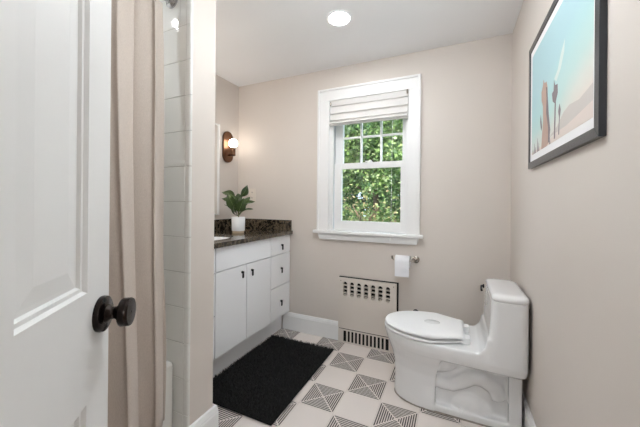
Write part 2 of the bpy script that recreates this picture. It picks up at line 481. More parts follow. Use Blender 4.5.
struct(bx(XR + 0.3, 1.6, FY - 0.12, FY, -0.06, HC + 0.1).build('wall_hall', 'wall_paint'), 'hall wall beside the doorway')

# ------------------------------------------------------------------ entry door (open towards the room)
DW, DH, DT = 0.61, 2.03, 0.035
dd = Vector((-0.635, 0.773, 0)).normalized()
free = Vector((-0.6165, 0.352, 0))
hinge = free - dd * DW
door = struct(empty('door_1', (hinge.x, hinge.y, 0.008)), 'white six-panel door standing open at the left edge, dark bronze knob')
door.rotation_euler = (0, 0, math.atan2(dd.y, dd.x))                  # local +x along the leaf; the camera looks at its -y face
OFF[door.name] = (0, 0, 0)
ST, PW = 0.083, 0.165
MUL = DW - 2 * ST - 2 * PW
zs = [0.0, 0.20, 0.775, 0.965, 1.62, 1.71, 1.915, DH - 0.008]
for a, b in ((0, ST), (DW - ST, DW)): bx(a, b, 0, DT, 0, DH - 0.008).build('stile', 'door_paint', door)
for k in (0, 2, 4, 6): bx(ST, DW - ST, 0, DT, zs[k], zs[k + 1]).build('rail', 'door_paint', door)
for k in (1, 3, 5): bx(ST + PW, ST + PW + MUL, 0, DT, zs[k], zs[k + 1]).build('mullion', 'door_paint', door)
for x0 in (ST, ST + PW + MUL):
    for k in (1, 3, 5):
        x1, z0, z1 = x0 + PW, zs[k], zs[k + 1]
        p = MB()
        # stepped moulding slopes in, then a flat, then the raised field, on both faces
        steps = [(0.0, 0.0005), (0.004, 0.006), (0.010, 0.006), (0.013, 0.011), (0.020, 0.0105), (0.044, 0.007)]
        for side in (0, 1):
            rr = []
            for ins, dep in steps:
                y = dep if side == 0 else DT - dep
                rr.append([(x0 + ins, y, z0 + ins), (x1 - ins, y, z0 + ins), (x1 - ins, y, z1 - ins), (x0 + ins, y, z1 - ins)])
            p.loft(rr, cap0=False, cap1=True)
        p.build('panel', 'door_paint', door)
# door knob: both faces
kz, kx = 0.912, DW - 0.035
kn = MB()
for sg, y0 in ((-1, 0.0), (1, DT)):
    kn.lathe([(0.0, -0.002), (0.0315, -0.002), (0.0325, 0.004), (0.0315, 0.009), (0.026, 0.012), (0.0, 0.012)], (kx, y0, kz), (0, sg, 0), 32)
rose = kn.build('knob_rose', 'bronze', door, smooth=True)
for sg, y0 in ((-1, 0.0), (1, DT)):
    k2 = MB().lathe([(0.0, 0.010), (0.0165, 0.010), (0.0155, 0.015), (0.0112, 0.019), (0.0115, 0.026), (0.0160, 0.031), (0.0240, 0.034), (0.0258, 0.0365),
                     (0.0258, 0.049), (0.0244, 0.0512), (0.0, 0.0518)], (kx, y0, kz), (0, sg, 0), 32)
    o = k2.build('knob', 'bronze', door, smooth=True, angle=50)
    MB().lathe([(0, 0), (0.0025, 0), (0.002, 0.0006), (0, 0.0006)], (kx, y0 + sg * 0.0516, kz), (0, sg, 0), 10).build('key_hole', 'black_metal', o)
MB().box(DW - 0.001, DW + 0.0012, 0.006, 0.029, kz - 0.028, kz + 0.028).build('latch_plate', 'bronze', door)
for hz in (0.25, 1.0, 1.75):
    MB().lathe([(0, 0), (0.006, 0), (0.006, 0.09), (0, 0.09)], (0.0, DT + 0.004, hz), (0, 0, 1), 12).build('hinge', 'nickel', door, smooth=True)

# ------------------------------------------------------------------ window
win = struct(empty('window_1', ((OX0 + OX1) / 2, D, OZ0)), 'white double-hung window with a six-pane upper sash over green trees')
def part(name, m, parent, boxes, bevel=0.002):
    b = MB()
    for q in boxes: b.box(*q)
    return b.build(name, m, parent, bevel=bevel)
CX0, CX1, CZT = -1.059, -0.231, 2.07
for x0, x1, s in ((CX0, -0.955, 1), (-0.318, CX1, -1)):                  # side casings with a raised back band
    c = part('side_casing', 'trim_paint', win, [(x0, x1, D - 0.018, D, 0.895, CZT - 0.098)])
    e0, e1 = (x0, x0 + 0.018) if s > 0 else (x1 - 0.018, x1)
    part('back_band', 'trim_paint', c, [(e0, e1, D - 0.028, D - 0.017, 0.895, CZT)], 0.003)
hc = part('head_casing', 'trim_paint', win, [(CX0, CX1, D - 0.018, D, CZT - 0.098, CZT)])
part('back_band', 'trim_paint', hc, [(CX0 + 0.018, CX1 - 0.018, D - 0.028, D - 0.017, CZT - 0.018, CZT)], 0.003)
stool = MB().box(-1.086, -0.207, D - 0.05, D + 0.05, 0.872, 0.897)
stool.build('sill', 'trim_paint', win, bevel=0.007, seg=3)
apr = [(-1.05, 0.872), (-1.034, 0.822), (-0.252, 0.822), (-0.236, 0.872)]
MB().prism(apr, 1, D - 0.026, D).build('apron', 'trim_paint', win, bevel=0.003)
# jambs of the opening
part('jamb', 'trim_paint', win, [(OX0, -0.948, D + 0.0, D + 0.15, 0.897, OZ1)], 0)
part('jamb', 'trim_paint', win, [(-0.319, OX1, D + 0.0, D + 0.15, 0.897, OZ1)], 0)
part('head_jamb', 'trim_paint', win, [(-0.948, -0.319, D + 0.0, D + 0.15, 2.0, OZ1)], 0)
part('outer_sill', 'trim_paint', win, [(OX0, OX1, D + 0.05, D + 0.19, 0.85, 0.895)], 0.003)
for x0, x1 in ((-0.948, -0.925), (-0.339, -0.319)): part('stop', 'trim_paint', win, [(x0, x1, D + 0.004, D + 0.022, 0.897, 2.0)])
for x0, x1 in ((-0.948, -0.936), (-0.331, -0.319)): part('jamb_liner', 'jamb_vinyl', win, [(x0, x1, D + 0.022, D + 0.12, 0.897, 2.0)], 0)
# lower sash, inner track
ly0, ly1 = D + 0.026, D + 0.058
lo = part('lower_sash', 'trim_paint', win, [(-0.922, -0.858, ly0, ly1, 0.90, 1.452), (-0.378, -0.338, ly0, ly1, 0.90, 1.452)])
part('bottom_rail', 'trim_paint', lo, [(-0.858, -0.378, ly0, ly1, 0.90, 0.977)])
part('meeting_rail', 'trim_paint', lo, [(-0.858, -0.378, ly0, ly1, 1.404, 1.452)])
part('pane', 'window_glass', lo, [(-0.858, -0.378, ly0 + 0.016, ly0 + 0.019, 0.977, 1.404)], 0)
lk = MB().lathe([(0, 0), (0.022, 0), (0.022, 0.006), (0.013, 0.008), (0.012, 0.016), (0, 0.017)], (-0.62, ly0 + 0.02, 1.452), (0, 0, 1), 16)
lk.box(-0.66, -0.62, ly0 + 0.014, ly0 + 0.026, 1.458, 1.466)
lk.build('sash_lock', 'cord_white', lo, smooth=True)
# upper sash, outer track
uy0, uy1 = D + 0.066, D + 0.098
up = part('upper_sash', 'trim_paint', win, [(-0.930, -0.860, uy0, uy1, 1.42, 1.96), (-0.372, -0.336, uy0, uy1, 1.42, 1.96)])
part('top_rail', 'trim_paint', up, [(-0.860, -0.372, uy0, uy1, 1.905, 1.96)])
part('meeting_rail', 'trim_paint', up, [(-0.860, -0.372, uy0, uy1, 1.42, 1.455)])
mu = 0.008
vx = (-0.705, -0.540); hz = 1.668
for x in vx: part('muntin', 'trim_paint', up, [(x - mu, x + mu, uy0 + 0.004, uy1 - 0.004, 1.455, 1.905)])
part('muntin', 'trim_paint', up, [(-0.860, -0.372, uy0 + 0.003, uy1 - 0.003, hz - mu, hz + mu)])
xs_ = [-0.860, vx[0], vx[1], -0.372]
for a in range(3):
    for z0, z1 in ((1.455, hz), (hz, 1.905)):
        part('pane', 'window_glass', up, [(xs_[a], xs_[a + 1], uy0 + 0.014, uy0 + 0.017, z0, z1)], 0)

# roman shade
sh = tag(empty('roman_shade', (-0.633, D, 1.75)), 'white fabric roman shade pulled up at the top of the window', 'window shade')
SX0, SX1 = -0.944, -0.322
part('head_rail', 'trim_paint', sh, [(SX0, SX1, D - 0.004, D + 0.018, 1.992, 2.024)])
folds = [(2.020, 1.925, 0.004, 0.014), (1.930, 1.860, 0.004, 0.024), (1.866, 1.803, 0.008, 0.032), (1.812, 1.772, 0.012, 0.050)]
for z1, z0, b0, b1 in folds:
    pr = []
    nn = 8
    for k in range(nn + 1):
        t = k / nn
        pr.append((D - b0 - (b1 - b0) * (t ** 1.6), z1 + (z0 - z1) * t))
    pr += [(D - b1 + 0.007, z0 - 0.006), (D - b0 + 0.008, z0 + 0.004), (D - b0 + 0.006, z1)]
    MB().prism(pr, 0, SX0, SX1).build('fold', 'shade_fabric', sh, smooth=True, angle=40)
br = MB(); br.lathe([(0, 0), (0.011, 0), (0.011, SX1 - SX0 + 0.006), (0, SX1 - SX0 + 0.006)], (SX0 - 0.003, D - 0.026, 1.766), (1, 0, 0), 14)
br.build('hem_bar', 'shade_fabric', sh, smooth=True)
for x, z in ((SX0 + 0.004, 1.925), (SX1 - 0.004, 1.94)):
    MB().lathe([(0, 0), (0.006, 0), (0.006, 0.03), (0, 0.03)], (x, D - 0.024, z), (0, 0, 1), 8).build('cord_guide', 'nickel', sh, smooth=True)
for x, z0, z1 in ((SX0 + 0.008, 1.14, 1.93), (-0.434, 0.84, 1.76)):
    cd = MB().tube([(x, D - 0.02, z1), (x, D - 0.022, 1.5), (x + 0.001, D - 0.022 if z0 > 0.9 else D - 0.056, z0 + 0.08), (x, D - 0.024 if z0 > 0.9 else D - 0.056, z0 + 0.03)], 0.0012, 6).build('pull_cord', 'cord_white', sh)
    MB().lathe([(0, 0), (0.0065, 0.002), (0.006, 0.012), (0.003, 0.03), (0, 0.032)], (x, D - 0.024 if z0 > 0.9 else D - 0.058, z0), (0, 0, 1), 10).build('tassel', 'cord_white', cd, smooth=True)

# ------------------------------------------------------------------ radiator cover
RX0, RX1, RZ, RYF = -0.852, -0.391, 0.521, 2.228
rad = tag(empty('radiator_cover', ((RX0 + RX1) / 2, RYF + 0.018, 0)), 'beige metal radiator cover with slotted vents under the window', 'radiator cover')
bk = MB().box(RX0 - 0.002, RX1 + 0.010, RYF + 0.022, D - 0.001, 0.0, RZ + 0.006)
bk.build('shadow_backing', 'hollow_shadow', rad)  # solid near-black plate: shade behind slots and edge gaps is painted in
pan = bx(RX0, RX1, RYF, RYF + 0.022, 0.118, RZ).build('panel', 'radiator_paint', rad)
cut = MB()
def stad(cx, z0, z1, hw, top, bot):
    o = []
    if bot: o += [(cx + hw * math.cos(t), z0 + hw + hw * math.sin(t)) for t in [R(180 + 22.5 * q) for q in range(9)]]
    else: o += [(cx - hw, z0), (cx + hw, z0)]
    if top: o += [(cx + hw * math.cos(t), z1 - hw + hw * math.sin(t)) for t in [R(22.5 * q) for q in range(9)]]
    else: o += [(cx + hw, z1), (cx - hw, z1)]
    return o
for k in range(7):
    cx = -0.795 + k * 0.0568
    for z0, z1, tp, bt in ((0.468, 0.493, 1, 0), (0.437, 0.462, 0, 0), (0.406, 0.431, 0, 0), (0.376, 0.400, 0, 1)):
        cut.prism(stad(cx, z0, z1, 0.0165, tp, bt), 1, RYF - 0.02, RYF + 0.05)
cm = cut.mesh('cut', OFF[rad.name]); co = bpy.data.objects.new('cut', cm); C.objects.link(co); co.location = rad.location
bpy.context.view_layer.update()
b = pan.modifiers.new('slots', 'BOOLEAN'); b.object = co; b.solver = 'EXACT'; b.operation = 'DIFFERENCE'
bpy.context.view_layer.update(); bake(pan)
bpy.data.objects.remove(co)
for k in range(7):                                                     # angled tongues in the lowest openings
    cx = -0.795 + k * 0.0568
    MB().prism([(RYF + 0.004, 0.378), (RYF + 0.006, 0.376), (RYF + 0.020, 0.386), (RYF + 0.018, 0.388)], 0, cx - 0.012, cx + 0.012).build('louver', 'radiator_paint', rad)
gr = MB()
gx0, gx1 = -0.808, -0.446
part('grille_frame', 'radiator_paint', rad, [(RX0, gx0, RYF + 0.004, RYF + 0.008, 0.0, 0.110), (gx1, RX1, RYF + 0.004, RYF + 0.008, 0.0, 0.110),
                                              (gx0, gx1, RYF + 0.004, RYF + 0.008, 0.099, 0.110), (gx0, gx1, RYF + 0.004, RYF + 0.008, 0.0, 0.013)], 0)
ns = 12; pitch = (gx1 - gx0) / ns
for k in range(1, ns):
    x = gx0 + k * pitch
    part('grille_bar', 'radiator_paint', rad, [(x - 0.0065, x + 0.0065, RYF + 0.004, RYF + 0.008, 0.013, 0.099)], 0)
for x in (RX0 + 0.02, RX1 - 0.02):
    MB().lathe([(0, 0), (0.004, 0), (0.003, 0.002), (0, 0.0025)], (x, RYF, RZ - 0.022), (0, -1, 0), 10).build('screw', 'nickel', rad, smooth=True)

# ------------------------------------------------------------------ vanity
VX, VY0, VZ0, VZ1 = -1.325, 1.092, 0.160, 0.845
va = tag(empty('vanity_cabinet', (-1.6, 1.68, 0)), 'white flat-front bathroom vanity with black pulls beside the window wall', 'vanity')
bx(XL + 0.003, VX - 0.019, VY0 + 0.002, D - 0.002, VZ0, VZ1).build('carcass', 'cabinet_paint', va)
bx(XL + 0.003, -1.40, VY0 + 0.002, D - 0.018, 0.001, VZ0).build('toe_kick', 'cabinet_paint', va)
def front(name, y0, y1, z0, z1, hy=None, hz=None):
    f = bx(VX - 0.018, VX, y0 + 0.0018, y1 - 0.0018, z0 + 0.0018, z1 - 0.0018).build(name, 'cabinet_paint', va, bevel=0.0015)
    if hy is not None:
        p = MB(); p.lathe([(0, 0), (0.008, 0), (0.008, 0.004), (0.005, 0.005), (0.005, 0.009), (0.007, 0.010), (0.007, 0.015), (0, 0.016)], (VX, hy, hz + 0.014), (1, 0, 0), 14)
        p.prism([(hy - 0.0055, hz + 0.016), (hy - 0.0065, hz - 0.02), (hy - 0.003, hz - 0.026), (hy + 0.003, hz - 0.026), (hy + 0.0065, hz - 0.02), (hy + 0.0055, hz + 0.016)], 0, VX + 0.008, VX + 0.014)
        p.build('pull', 'black_metal', f, smooth=True, angle=40)
    return f
front('false_front', 1.366, 1.961, 0.692, 0.843)
front('door', 1.366, 1.662, VZ0 + 0.002, 0.690, 1.612, 0.631)
front('door', 1.664, 1.961, VZ0 + 0.002, 0.690, 1.718, 0.624)
front('drawer', 1.963, D - 0.006, 0.692, 0.843, 2.12, 0.752)
front('drawer', 1.963, D - 0.006, 0.428, 0.690, 2.113, 0.558)
front('drawer', 1.963, D - 0.006, VZ0 + 0.002, 0.426, 2.113, 0.283)
front('drawer', VY0 + 0.004, 1.364, 0.692, 0.843, 1.23, 0.752)
front('drawer', VY0 + 0.004, 1.364, 0.428, 0.690, 1.23, 0.558)
front('drawer', VY0 + 0.004, 1.364, VZ0 + 0.002, 0.426, 1.23, 0.283)

# countertop with an oval sink cut-out
CT0, CT1, CFX = 0.8455, 0.876, -1.303
SKX, SKY, SAX, SAY = -1.585, 1.50, 0.185, 0.235
ct = tag(empty('countertop', (-1.6, 1.68, CT0)), 'dark brown granite countertop with backsplash on the vanity', 'countertop')
def rect_ray(th, x0, x1, y0, y1, cx, cy):
    c, s = math.cos(th), math.sin(th)
    t = min([q for q in [((x1 if c > 0 else x0) - cx) / c if abs(c) > 1e-9 else 1e9, ((y1 if s > 0 else y0) - cy) / s if abs(s) > 1e-9 else 1e9]])
    return cx + c * t, cy + s * t
cx0, cx1, cy0, cy1 = XL + 0.001, CFX, VY0, D - 0.001
ths = sorted([2 * math.pi * k / 64 for k in range(64)] + [math.atan2(y - SKY, x - SKX) % (2 * math.pi) for x in (cx0, cx1) for y in (cy0, cy1)])
outer = [rect_ray(t, cx0, cx1, cy0, cy1, SKX, SKY) for t in ths]
inner = [(SKX + SAX * math.cos(t), SKY + SAY * math.sin(t)) for t in ths]
n = len(ths); m_ = MB()
rings = [[(x, y, CT0) for x, y in inner], [(x, y, CT0) for x, y in outer], [(x, y, CT1) for x, y in outer], [(x, y, CT1) for x, y in inner]]
m_.loft(rings + [rings[0]], False, False)
m_.build('slab', 'granite', ct)
bx(XL + 0.001, -1.314, D - 0.021, D - 0.001, CT1, 0.968).build('backsplash', 'granite', ct, bevel=0.0015)
bx(XL + 0.001, XL + 0.021, VY0 + 0.002, D - 0.021, CT1, 0.968).build('side_splash', 'granite', ct, bevel=0.0015)
# undermount sink
sk = MB()
prof = [(1.0, 0.0), (0.985, -0.02), (0.94, -0.06), (0.85, -0.10), (0.66, -0.125), (0.3, -0.135), (0.06, -0.138)]
rg = [[(SKX + SAX * 0.99 * a * math.cos(2 * math.pi * k / 48), SKY + SAY * 0.99 * a * math.sin(2 * math.pi * k / 48), CT0 + 0.012 + z) for k in range(48)] for a, z in prof]
ro = [[(SKX + (SAX * a + 0.012) * math.cos(2 * math.pi * k / 48), SKY + (SAY * a + 0.012) * math.sin(2 * math.pi * k / 48), CT0 - 0.001 + min(z, -0.0) - 0.008) for k in range(48)] for a, z in prof[::-1]]
ro.append([(SKX + SAX * 0.994 * math.cos(2 * math.pi * k / 48), SKY + SAY * 0.994 * math.sin(2 * math.pi * k / 48), CT0 + 0.012) for k in range(48)])
sink = tag(empty('sink', (SKX, SKY, CT0 - 0.15)), 'white oval undermount sink set in the dark countertop', 'sink')
sk.loft(rg + [], False, True)
sk.loft(ro, False, False)
sk.build('basin', 'ceramic', sink, smooth=True, angle=60)
MB().lathe([(0, 0), (0.02, 0), (0.019, 0.003), (0, 0.003)], (SKX, SKY, CT0 + 0.012 - 0.138), (0, 0, 1), 20).build('drain', 'chrome', sink, smooth=True)

# mirror above the counter
mi = tag(empty('wall_mirror', (XL, 1.66, 1.02)), 'mirror with thin white frame on the left wall beside the sconce', 'mirror')
MY0, MY1, MZ0, MZ1 = 1.335, 1.985, 1.02, 1.80
bx(XL + 0.001, XL + 0.012, MY0, MY1, MZ0, MZ1).build('glass', 'mirror_glass', mi)
fr = 0.012
part('frame', 'trim_paint', mi, [(XL + 0.001, XL + 0.022, MY0 - fr, MY0, MZ0 - fr, MZ1 + fr), (XL + 0.001, XL + 0.022, MY1, MY1 + fr, MZ0 - fr, MZ1 + fr),
                                 (XL + 0.001, XL + 0.022, MY0, MY1, MZ0 - fr, MZ0), (XL + 0.001, XL + 0.022, MY0, MY1, MZ1, MZ1 + fr)], 0.002)

# sconce
SZ = 1.631
def stadium(hw, hh, c=(0, 0), n=14):
    o = [(c[0] + hw * math.cos(t), c[1] + hh - hw + hw * math.sin(t)) for t in [math.pi * q / n for q in range(n + 1)]]
    return o + [(c[0] - hw * math.cos(t), c[1] - hh + hw - hw * math.sin(t)) for t in [math.pi * q / n for q in range(n + 1)]]
def sconce(SY, label, glow='bulb_glow'):
    sc = tag(empty('wall_sconce', (XL, SY, SZ)), label, 'wall lamp', 'bronze sconces beside the mirror')
    MB().prism(stadium(0.062, 0.143, (SY, SZ)), 0, XL + 0.001, XL + 0.02).build('back_plate', 'antique_brass', sc, bevel=0.003)
    BX = XL + 0.072
    MB().tube([(XL + 0.018, SY, SZ - 0.075), (XL + 0.045, SY, SZ - 0.075), (BX, SY, SZ - 0.073)], 0.008, 12).build('arm', 'antique_brass', sc, smooth=True)
    MB().lathe([(0, 0), (0.021, 0), (0.022, 0.004), (0.022, 0.072), (0.019, 0.074), (0.0, 0.070)], (BX, SY, SZ - 0.085), (0, 0, 1), 24).build('socket', 'antique_brass', sc, smooth=True, angle=50)
    MB().sphere((BX, SY, SZ + 0.03), 0.040, 24, 14).build('bulb', glow, sc, smooth=True)
sconce(2.108, 'bronze oval wall sconce with a lit globe bulb above the vanity, beside the back corner')
sconce(1.212, 'bronze oval sconce added as fill light, unseen behind the partition', 'bulb_fill_glow')  # unseen second sconce, added and set brighter to lift the ceiling

# outlet plate
ol = tag(empty('outlet', (-1.745, D, 1.13)), 'cream outlet plate on the back wall behind the potted plant', 'outlet')
part('cover_plate', 'plate_plastic', ol, [(-1.783, -1.707, D - 0.006, D - 0.0005, 1.128, 1.252)], 0.003)
for z in (1.165, 1.215):
    s_ = part('receptacle', 'plate_plastic', ol, [(-1.761, -1.729, D - 0.008, D - 0.005, z - 0.014, z + 0.014)], 0.002)
    for x in (-1.751, -1.739): part('slot', 'hollow_shadow', s_, [(x - 0.0012, x + 0.0012, D - 0.0084, D - 0.0076, z - 0.006, z + 0.006)], 0)

# potted plant
PX, PY, PZ = -1.58, 1.872, CT1
pl = tag(empty('potted_plant', (PX, PY, PZ)), 'leafy green houseplant in a white pot on the granite counter', 'potted plant')
MB().lathe([(0, 0), (0.044, 0), (0.046, 0.003), (0.046, 0.020), (0, 0.020)], (PX, PY, PZ + 0.0005), (0, 0, 1), 32).build('pot_base', 'pot_base', pl, smooth=True)
MB().lathe([(0, 0.019), (0.049, 0.019), (0.051, 0.022), (0.053, 0.128), (0.052, 0.130), (0.047, 0.130), (0.046, 0.114), (0.0, 0.114)], (PX, PY, PZ), (0, 0, 1), 32).build('pot', 'pot_white', pl, smooth=True)
MB().lathe([(0, 0.10), (0.0455, 0.10), (0.0455, 0.117), (0.0, 0.120)], (PX, PY, PZ), (0, 0, 1), 24).build('soil', 'soil', pl, smooth=True)
MB().tube([(PX, PY, PZ + 0.11), (PX + 0.004, PY, PZ + 0.18), (PX + 0.002, PY + 0.003, PZ + 0.26)], [0.005, 0.004, 0.003], 8).build('stem', 'stem', pl, smooth=True)
RT = Vector((0.9087, 0.4174, 0)); FW = Vector((-0.4174, 0.9087, 0))
def leaf(base, tip, width, normal, bend=0.02):
    base = Vector(base); tip = Vector(tip); d = tip - base; Ln = d.length; d.normalize()
    nrm = Vector(normal); nrm = (nrm - d * nrm.dot(d)).normalized(); sd = d.cross(nrm)
    N = 10; m1 = MB(); rows = []; vein = []
    for k in range(N + 1):
        t = k / N
        wd = 0.06 + 0.94 * math.sin(math.pi * min(1, max(0, (t - 0.14) / 0.86)) ** 0.85) if t > 0.14 else 0.06
        wd *= width / 2
        if t > 0.985: wd = 0.001
        c = base + d * (Ln * t) + nrm * (bend * math.sin(math.pi * t) - bend * 0.8 * t * t)
        wv = 0.004 * math.sin(9 * t + base.x * 50)
        rows.append([c + sd * wd + nrm * (wd * 0.28 + wv), c + sd * wd * 0.5 + nrm * wd * 0.10, c, c - sd * wd * 0.5 + nrm * wd * 0.10, c - sd * wd + nrm * (wd * 0.28 - wv)])
        vein.append(c + nrm * 0.0006)
    top = rows; bot = [[p - nrm * 0.0012 for p in r] for r in rows]
    v = [p for r in top for p in r] + [p for r in bot for p in r]; f = []
    o2 = 5 * (N + 1)
    for k in range(N):
        for j in range(4):
            a = k * 5 + j
            f += [(a, a + 1, a + 6, a + 5), (o2 + a, o2 + a + 5, o2 + a + 6, o2 + a + 1)]
        f += [(k * 5, k * 5 + 5, o2 + k * 5 + 5, o2 + k * 5), (k * 5 + 4, o2 + k * 5 + 4, o2 + k * 5 + 9, k * 5 + 9)]
    m1.add(v, f)
    lf = m1.build('leaf', 'houseplant_leaf', pl, smooth=True, angle=70)
    MB().tube(vein, [0.0016 * (1 - 0.8 * k / N) for k in range(N + 1)], 5).build('midrib', 'leaf_vein', lf, smooth=True)
S0 = Vector((PX, PY, PZ))
def LP(r, f, z): return S0 + RT * r + FW * f + Vector((0, 0, z))
#        base (right, away, up)      tip                      width  normal(right,away,up)
LEAVES = [((-.02, .02, .27), (-.140, .02, .335), .072, (-.30, -.45, .85)), ((.0, .02, .28), (.068, .03, .385), .062, (.65, -.70, -.1)),
          ((.0, -.01, .17), (-.080, -.04, .310), .085, (-.45, -.50, .75)), ((.0, -.02, .16), (.060, -.07, .275), .080, (.45, -.60, .65)),
          ((-.02, 0, .22), (-.135, .0, .285), .050, (-.2, -.6, .8)), ((.02, 0, .20), (.125, .0, .262), .048, (.2, -.55, .85)),
          ((.0, -.01, .135), (.110, -.01, .205), .042, (-.5, -.45, .75)), ((.0, -.01, .135), (-.100, -.02, .235), .050, (.55, -.40, .75)),
          ((.0, -.03, .14), (-.02, -.09, .225), .062, (-.25, -.6, .75)), ((.01, .03, .20), (-.03, .08, .325), .07, (-.2, -.7, .7)),
          ((.0, .02, .17), (.075, .06, .295), .06, (.3, -.6, .75))]
for bs, tp_, wd, nm in LEAVES:
    leaf(LP(*bs), LP(*tp_), wd, RT * nm[0] + FW * nm[1] + Vector((0, 0, nm[2])), 0.018)

# ------------------------------------------------------------------ ceiling lights
def can(x, y, label, glow='can_glow'):
    t = tag(empty('recessed_light', (x, y, HC)), label, 'ceiling light', 'recessed ceiling lights')
    MB().lathe([(0.060, 0.0), (0.078, 0.0), (0.078, -0.003), (0.070, -0.007), (0.060, -0.004), (0.060, 0.0)], (x, y, HC - 0.0002), (0, 0, 1), 40).build('trim_ring', 'ceiling_paint', t, smooth=True)
    MB().lathe([(0, -0.0005), (0.060, -0.0005), (0.060, -0.003), (0, -0.003)], (x, y, HC), (0, 0, 1), 32).build('lens', glow, t)
can(-0.645, 1.66, 'round recessed light lit in the ceiling in front of the window')
can(-1.575, 0.55, 'round recessed light in the ceiling above the bathtub', 'tub_glow')
# added fill lights, both out of view: a ceiling globe and a hall lamp
DX, DY = -0.30, 0.90
dl = tag(empty('fill_dome', (DX, DY, HC)), 'opal globe fill light added on the bathroom ceiling, out of view', 'ceiling light')
MB().lathe([(0, 0), (0.07, 0), (0.07, -0.015), (0.02, -0.025), (0.02, -0.09), (0, -0.09)], (DX, DY, HC), (0, 0, 1), 28).build('canopy', 'nickel', dl, smooth=True)
MB().sphere((DX, DY, HC - 0.17), 0.09, 24, 14).build('globe', 'dome_fill_glow', dl, smooth=True)
LX, LY = 0.44, -1.05
fl = tag(empty('fill_floor_lamp', (LX, LY, 0)), 'globe fill lamp added in the hall beyond the doorway, out of view', 'floor lamp')
MB().lathe([(0, 0), (0.14, 0), (0.14, 0.015), (0.02, 0.03), (0, 0.03)], (LX, LY, -0.0035), (0, 0, 1), 28).build('base', 'black_metal', fl, smooth=True)
MB().tube([(LX, LY, 0.02), (LX, LY, 0.7), (LX, LY, 1.26)], 0.011, 12).build('pole', 'black_metal', fl, smooth=True)
MB().sphere((LX, LY, 1.40), 0.15, 28, 16).build('globe', 'hall_fill_glow', fl, smooth=True)

# ------------------------------------------------------------------ bathtub
TX1 = -1.157; TZ = 0.40
tb = MB()
def rrect(x0, x1, y0, y1, r, z, n=6):
    o = []
    for cx, cy, a in ((x1 - r, y1 - r, 0), (x0 + r, y1 - r, 90), (x0 + r, y0 + r, 180), (x1 - r, y0 + r, 270)):
        o += [(cx + r * math.cos(R(a + 90 * q / n)), cy + r * math.sin(R(a + 90 * q / n)), z) for q in range(n + 1)]
    return o
a, bb, c_, d_ = XL + 0.012, TX1, TUB_Y0 + 0.002, WYN - 0.002
tub_r = [rrect(a, bb, c_, d_, 0.008, 0.001), rrect(a, bb, c_, d_, 0.008, TZ - 0.02), rrect(a, bb - 0.003, c_, d_, 0.012, TZ - 0.006), rrect(a + .008, bb - 0.012, c_ + .008, d_ - .008, 0.016, TZ),
         rrect(a + .05, bb - .075, c_ + .07, d_ - .07, 0.10, TZ), rrect(a + .062, bb - .088, c_ + .085, d_ - .082, 0.11, TZ - .015), rrect(a + .10, bb - .12, c_ + .16, d_ - .12, 0.13, 0.12), rrect(a + .16, bb - .18, c_ + .24, d_ - .18, 0.12, 0.07)]
tb.loft(tub_r, True, True)
tag(tb.build('bathtub', 'tub_enamel', smooth=True, angle=50), 'white bathtub behind the shower curtain', 'bathtub')
# curtain rod
CRX, CRZ = -1.188, 2.05
rod = tag(empty('curtain_rod', (CRX, WYN, CRZ)), 'chrome shower rod fixed to the tiled partition wall', 'curtain rod')
MB().tube([(CRX, TUB_Y0 + 0.002, CRZ), (CRX, WYN - 0.002, CRZ)], 0.0125, 16).build('pole', 'chrome', rod, smooth=True)
MB().lathe([(0, 0), (0.036, 0), (0.036, 0.006), (0.024, 0.012), (0.020, 0.018), (0.020, 0.045), (0, 0.045)], (CRX, WYN - 0.0005, CRZ), (0, -1, 0), 24).build('flange', 'chrome', rod, smooth=True)
MB().lathe([(0, 0), (0.036, 0), (0.036, 0.006), (0.024, 0.012), (0.020, 0.018), (0.020, 0.045), (0, 0.045)], (CRX, TUB_Y0 + 0.0005, CRZ), (0, 1, 0), 24).build('flange', 'chrome', rod, smooth=True)
# curtain, gathered at the far end of the tub
cur = tag(empty('shower_curtain', (-1.15, 0.6, 0.19)), 'beige linen shower curtain hanging in folds behind the door', 'curtain')
NS, NZ = 260, 40
CY0, CY1 = 0.22, 0.880
verts = []
for iz in range(NZ + 1):
    t = iz / NZ; z = 0.185 + (2.005 - 0.185) * t
    base = -1.112 + (CRX + 1.112) * max(0, (z - 0.35) / 1.655) ** 1.3
    for k in range(NS + 1):
        s = k / NS
        ph = 2 * math.pi * (5.0 * s + 0.35 * math.sin(5.1 * s + 0.6) + 0.11 * math.sin(2.1 * z + 7 * s))
        amp = (0.020 + 0.014 * (0.5 + 0.5 * math.sin(11 * s + 1.3))) * (1.0 - 0.25 * t)
        x = base + amp * math.sin(ph) + 0.004 * math.sin(3 * ph + 2 * z)
        y = CY0 + (CY1 - CY0 + 0.016 * t) * s + 0.014 * math.sin(2 * ph + 0.8) * (1 - 0.2 * t)
        verts.append((x, y, z))
fs = [(i * (NS + 1) + k, i * (NS + 1) + k + 1, (i + 1) * (NS + 1) + k + 1, (i + 1) * (NS + 1) + k) for i in range(NZ) for k in range(NS)]
co = MB().add(verts, fs).build('cloth', 'linen', cur, smooth=True, angle=180)
so = co.modifiers.new('thick', 'SOLIDIFY'); so.thickness = 0.0025; so.offset = 0
for k in range(9):
    y = CY0 + 0.02 + (CY1 - CY0 - 0.03) * k / 8
    MB().tube([(CRX + 0.024 * math.cos(q * math.pi / 8), y + 0.002 * math.sin(q), CRZ - 0.010 + 0.030 * math.sin(q * math.pi / 8)) for q in range(17)], 0.0016, 6).build('ring', 'chrome', cur, smooth=True)

